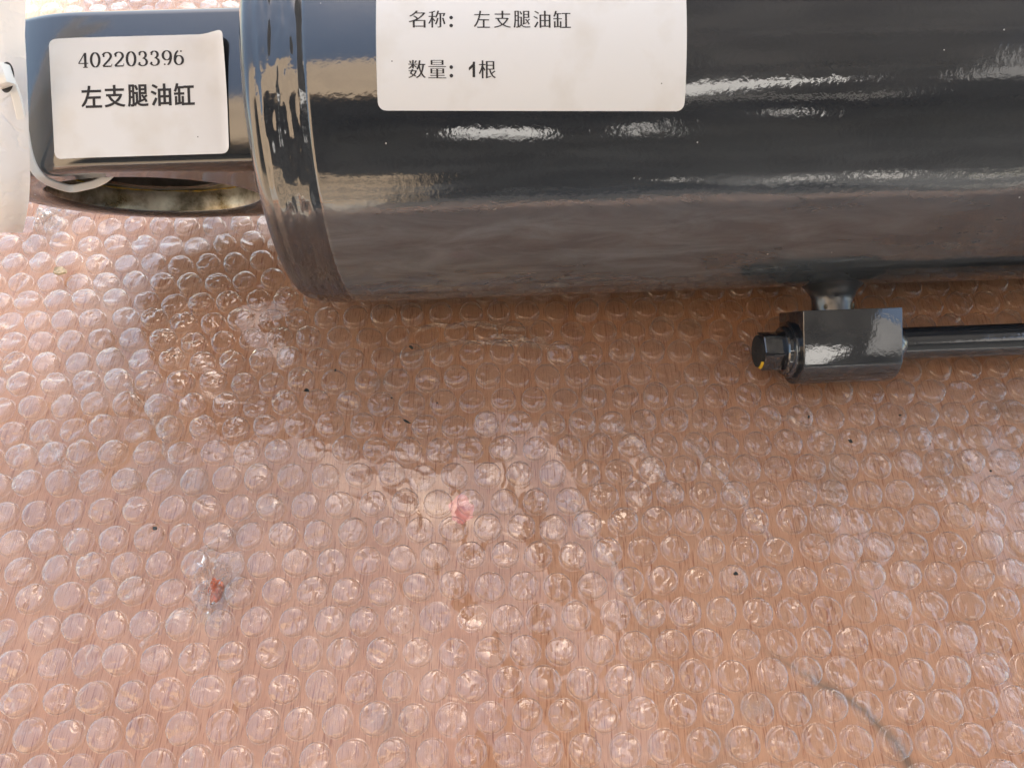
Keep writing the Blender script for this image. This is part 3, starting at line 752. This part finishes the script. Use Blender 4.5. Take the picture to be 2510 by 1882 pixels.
# crumpled burst film
def crumple(cx, cy, cz, w_, h_, amp, seed):
    n, m_ = 34, 11
    def pt(i, j):
        q = 2 * math.pi * i / n; k = j / (m_ - 1)
        edge = 1 + .45 * noise.noise(Vector((math.cos(q) * 1.6 + seed, math.sin(q) * 1.6, seed))) + .25 * noise.noise(Vector((math.cos(q) * 5, math.sin(q) * 5 + seed, 1)))
        x, y = math.cos(q) * k * edge * w_ / 2, math.sin(q) * k * edge * h_ / 2
        v = Vector((x * .33 + seed, y * .33, seed)); e = 1 - k ** 3
        rg = abs(noise.noise(v)) + 0.55 * abs(noise.noise(v * 2.3)) + 0.2 * abs(noise.noise(v * 5))
        return (cx + x + 2.2 * noise.noise(v * .7 + Vector((4, 4, 4))), cy + y + 2.2 * noise.noise(v * .7), cz + amp * rg * (0.3 + e))
    return grid(n, m_, pt, closed_u=True)
for k, (a) in enumerate(((-102, 74, 2.4, 18, 25, 6.0, 3.1), (-207, 238, 2.0, 14, 20, 6.5, 8.4), (-196, 250, 2.4, 15, 8, 4, 5.2))):
    obj('torn_patch', crumple(*a), M['crumple'], wrap, sharp=25)

# sharp folds standing up between the bubbles
def fold(pts, hgt, seed):
    P = [Vector(p) for p in pts]; n = 40; V = []
    for i in range(n):
        t = i / (n - 1) * (len(P) - 1); a = min(int(t), len(P) - 2); p = P[a].lerp(P[a + 1], t - a); d = (P[a + 1] - P[a]).normalized(); q = Vector((-d.y, d.x))
        p = p + q * (1.6 * noise.noise(Vector((i * .16, seed, 1)))); h = hgt * math.sin(math.pi * i / (n - 1)) ** .6 * (.65 + .7 * abs(noise.noise(Vector((i * .25, seed, 3)))))
        lean = .9 * noise.noise(Vector((i * .12, seed, 6)))
        for o_, z in ((-1.3, 0), (-.45, .55), (-.05, .97), (.05, 1.0), (.45, .5), (1.3, 0)):
            x, y = p.x + q.x * (o_ + lean * z), p.y + q.y * (o_ + lean * z); V.append((x, y, film_z(x, y) + .05 + h * z))
    return V, [(i * 6 + k, i * 6 + k + 1, i * 6 + k + 7, i * 6 + k + 6) for i in range(n - 1) for k in range(5)]
for k, (pp, h_) in enumerate((([(-47, 166), (-20, 172), (6, 170), (27, 168)], 2.6), ([(-44, 179), (-18, 181), (8, 179)], 1.8), ([(-10, 176), (14, 172)], 2.2), ([(40, 136), (52, 120), (60, 104)], 1.6),
        ([(66, 128), (80, 108), (93, 88)], 1.6), ([(-152, 152), (-138, 138), (-126, 118)], 2.0), ([(-112, 84), (-96, 96), (-82, 104)], 2.2), ([(-108, 66), (-122, 52)], 1.8), ([(20, 104), (34, 82), (44, 60)], 1.3), ([(100, 140), (118, 132)], 1.5), ([(-178, 130), (-160, 112)], 2.0))):
    obj('fold', fold([p for p in pp], h_, k * 3.7 + .5), M['crumple'], wrap, sharp=None)

# ------------------------------------------------------------------ bits lying on the wrap
def flake(name, x, y, z, size, seed, m, label, cat, group=None, flat=0.35, elong=1.0, rz=None):
    rnd = random.Random(seed); n = 7
    rz = rnd.uniform(0, 6.28) if rz is None else rz
    base = []
    for k in range(n):
        q = 2 * math.pi * k / n + rnd.uniform(-.25, .25); r = size / 2 * rnd.uniform(.6, 1.1)
        p = Vector((r * math.cos(q) * elong, r * math.sin(q) / math.sqrt(elong), 0)); p.rotate(Matrix.Rotation(rz, 3, 'Z')); base.append(p)
    tz = [rnd.uniform(0, flat * size * .5) for _ in range(n)]
    V = [(x + p.x, y + p.y, z + t) for p, t in zip(base, tz)] + [(x + p.x * .86, y + p.y * .86, z + t + flat * size * .5) for p, t in zip(base, tz)]
    F = [tuple(range(n))[::-1], tuple(range(n, 2 * n))] + [(k, (k + 1) % n, (k + 1) % n + n, k + n) for k in range(n)]
    o = obj(name, (V, F), m, loc=(x, y, z), smooth=False); tag(o, label, cat, group); return o
FL = [(-79.0, 147.0, 4.6, 2.2, 1.4, 'largest dark green flake, standing upright on a bubble below the barrel end'),
      (-40.6, 168.0, 4.4, 1.7, 1.9, 'slim black flake lying on the crumpled ridge below the large sticker'),
      (-46.6, 145.0, 4.3, 1.0, 1.0, 'tiny black flake, upper left of the three small ones mid left'),
      (-28.9, 143.0, 4.4, .95, 1.0, 'tiny black flake on a bubble right of two others below the barrel'),
      (-40.0, 134.5, 4.6, 1.9, 2.0, 'bent black flake lying on a bubble nearest the middle of the sheet'),
      (-69.8, 157.5, 3.6, 1.5, 1.3, 'grey green flake at the edge of a bubble left of the crumpled ridge'),
      (126.3, 126.0, 4.4, 1.7, 1.5, 'dark grey flake on the wrap below the port block'),
      (175.4, 114.0, 4.2, 1.2, 1.0, 'black flake close to the right border of the photo'),
      (147.8, 137.0, 4.3, 1.0, 1.3, 'small black flake just under the oil pipe'),
      (155.9, 124.8, 4.2, .8, 1.0, 'black speck right of the grey flake, below the oil pipe'),
      (76.3, 75.8, 4.4, 1.8, 1.2, 'dull grey flake alone on a bubble in the near right part'),
      (113.0, 136.5, 4.4, 1.1, 1.6, 'pointed black flake right under the port block'),
      (-125.7, 92.0, 4.6, 1.7, 1.2, 'slate grey flake on a bubble at the left above the torn patch'),
      (-133.9, 163.0, 4.8, .8, 1.0, 'black speck on a hazy bubble in the upper left of the wrap')]
for k, (x, y, z, s_, e_, lab) in enumerate(FL):
    flake('paint_flake', x, y, film_z(x, y) + z - 1.1, s_, 40 + k, M['flake'], lab, 'paint flake', 'paint flakes on the bubble wrap', .3, e_)
flake('pale_crumb', -191.8, 205.5, film_z(-191.8, 205.5) + 3.4, 6.0, 91, M['crumb'], 'pale grey crumb with dark tip on the wrap near the eye lug', 'crumb', None, .3, 1.25, .4)
def scrap(name, cx, cy, cz, rad, sq, seed, m, label, cat, hgt=.5):
    n = 22
    V = [(cx, cy, cz + hgt)]
    for rg in (0.5, 1.0):
        for k in range(n):
            q = 2 * math.pi * k / n; r = rad * rg * (1 + .45 * noise.noise(Vector((math.cos(q) * 1.5 + seed, math.sin(q) * 1.5, seed))))
            V.append((cx + r * math.cos(q), cy + r * sq * math.sin(q), cz + hgt * (1 - rg) + .25 * abs(noise.noise(Vector((q * 3, rg, seed))))))
    F = [(0, 1 + k, 1 + (k + 1) % n) for k in range(n)] + [(1 + k, 1 + n + k, 1 + n + (k + 1) % n, 1 + (k + 1) % n) for k in range(n)]
    V += [(v[0], v[1], cz - .1) for v in V[1 + n:]]
    F += [(1 + n + k, 1 + 2 * n + k, 1 + 2 * n + (k + 1) % n, 1 + n + (k + 1) % n) for k in range(n)] + [tuple(range(1 + 2 * n, 1 + 3 * n))[::-1]]
    return tag(obj(name, (V, F), m, loc=(cx, cy, 0)), label, cat)
scrap('pink_scrap', -18.5, 101.5, 0.15, 4.6, 1.15, 2.2, M['pink'], 'small pink scrap showing through the wrap near the middle', 'scrap', .35)
scrap('orange_scrap', -101.5, 71.5, 2.6, 2.6, 1.6, 6.7, M['orange'], 'rusty orange scrap caught in the torn patch of wrap', 'scrap', 1.6)

# ------------------------------------------------------------------ white document pouch and cable tie at the lug
rows_ = [(-134, 217, 152), (-136, 211, 142), (-138.5, 205, 131), (-141, 198, 123), (-143, 191, 114), (-143.5, 182, 107), (-145.7, 171.6, 96), (-148.6, 169, 89.8), (-154.9, 169.2, 80.6), (-162, 172, 70.6)]
dp = empty('document_pouch', (-162, 172, 71), 'white plastic document pouch hanging beside the eye lug at the left', 'pouch')
def sheet(off, shrink, x_len, sag):
    NX = 24
    def pt(i, j):
        t = j / 45 * (len(rows_) - 1); a = int(min(t, len(rows_) - 2)); fr_ = t - a
        p = Vector(rows_[a]).lerp(Vector(rows_[a + 1]), fr_)
        k = i / (NX - 1)
        wob = sag * (math.sin(k * 5 + j * .12) + 1.3 * noise.noise(Vector((k * 9, j * .16, off))) - 1.2 * abs(noise.noise(Vector((k * 6 + 3, j * .10, off + 4)))))
        return p + Vector((-k * x_len - shrink * .3, -k * 12 + wob + off, k * 6 + wob * .5))
    return grid(NX, 46, pt)
po = obj('pouch_sheet', sheet(0, 0, 80, 1.2), M['bag'], dp, sharp=None)
pi_ = obj('inner_sheet', sheet(3.5, 14, 70, 1.6), M['bag'], dp, sharp=None)
HX = Vector((-146.0, 189.0, 117.0))
pn = Vector((-0.15, -0.62, 0.76)).normalized()
e1 = pn.cross(Vector((0, 0, 1))).normalized(); e2 = pn.cross(e1)
obj('eyelet', ([HX + pn * .9 + e1 * (2.5 * math.cos(2 * math.pi * k / 28)) + e2 * (4.3 * math.sin(2 * math.pi * k / 28)) for k in range(28)], [tuple(range(28))]), M['eyelet'], dp, smooth=False)

tie = empty('cable_tie', (-150, 195, 70), 'white nylon cable tie looped from the pouch through the lug eye', 'cable tie')
path = [Vector(p) for p in [(-145.7, 188.8, 118.0), (-145.2, 186.1, 113.0), (-145.7, 182.4, 106.7), (-146.6, 178.0, 99.7), (-146.6, 175.9, 95.5), (-146.0, 175.2, 92.1), (-146.3, 177.3, 87.4), (-146.6, 181.3, 81.3), (-145.5, 183.5, 78.1), (-141.5, 184.1, 78.4), (-137.0, 184.8, 79.3), (-132.5, 186.1, 81.3), (-128.0, 189.9, 84.2), (-125.0, 196.7, 88.6)]]
def smooth_path(P, n=6):
    out = []
    for i in range(len(P) - 1):
        p0, p1, p2, p3 = P[max(i - 1, 0)], P[i], P[i + 1], P[min(i + 2, len(P) - 1)]
        for k in range(n):
            t = k / n
            out.append(.5 * ((2 * p1) + (p2 - p0) * t + (2 * p0 - 5 * p1 + 4 * p2 - p3) * t * t + (3 * p1 - p0 - 3 * p2 + p3) * t ** 3))
    return out + [P[-1]]
sp = smooth_path(path)
tv, tf = [], []
for i, p in enumerate(sp):
    t = (sp[min(i + 1, len(sp) - 1)] - sp[max(i - 1, 0)]).normalized(); view = (Vector((0, 0, 267)) - p).normalized()
    face = Vector((0.25, -.7, .66)).normalized(); sd_ = t.cross(face).normalized(); nn = sd_.cross(t).normalized()
    hw, ht = 1.25, 0.55
    for a, b in ((-hw, -ht), (-hw, ht * .5), (-hw * .75, ht), (hw * .75, ht), (hw, ht * .5), (hw, -ht)):
        tv.append(p + sd_ * a + nn * b)
for i in range(len(sp) - 1):
    for k in range(6): tf.append((i * 6 + k, i * 6 + (k + 1) % 6, (i + 1) * 6 + (k + 1) % 6, (i + 1) * 6 + k))
tf += [tuple(range(6)), tuple((len(sp) - 1) * 6 + k for k in range(6))[::-1]]
obj('strap', (tv, tf), M['nylon'], tie, sharp=40)
hd = bevel_vf(box(-2.6, 2.6, -2.9, 2.9, -1.9, 1.9), .6, 2)
rotm = pn.to_track_quat('Z', 'Y').to_matrix() @ Matrix.Rotation(R(25), 3, 'Z')
obj('tie_head', ([rotm @ Vector(p) + HX + pn * 2.6 + e1 * .2 for p in hd[0]], hd[1]), M['nylon'], tie)
obj('tie_tail', tube(smooth_path([HX + pn * 2.6, HX + Vector((-1, -4, 8)), HX + Vector((3, 4, 30)), HX + Vector((8, 20, 62))], 5), 1.0, 8), M['nylon'], tie)
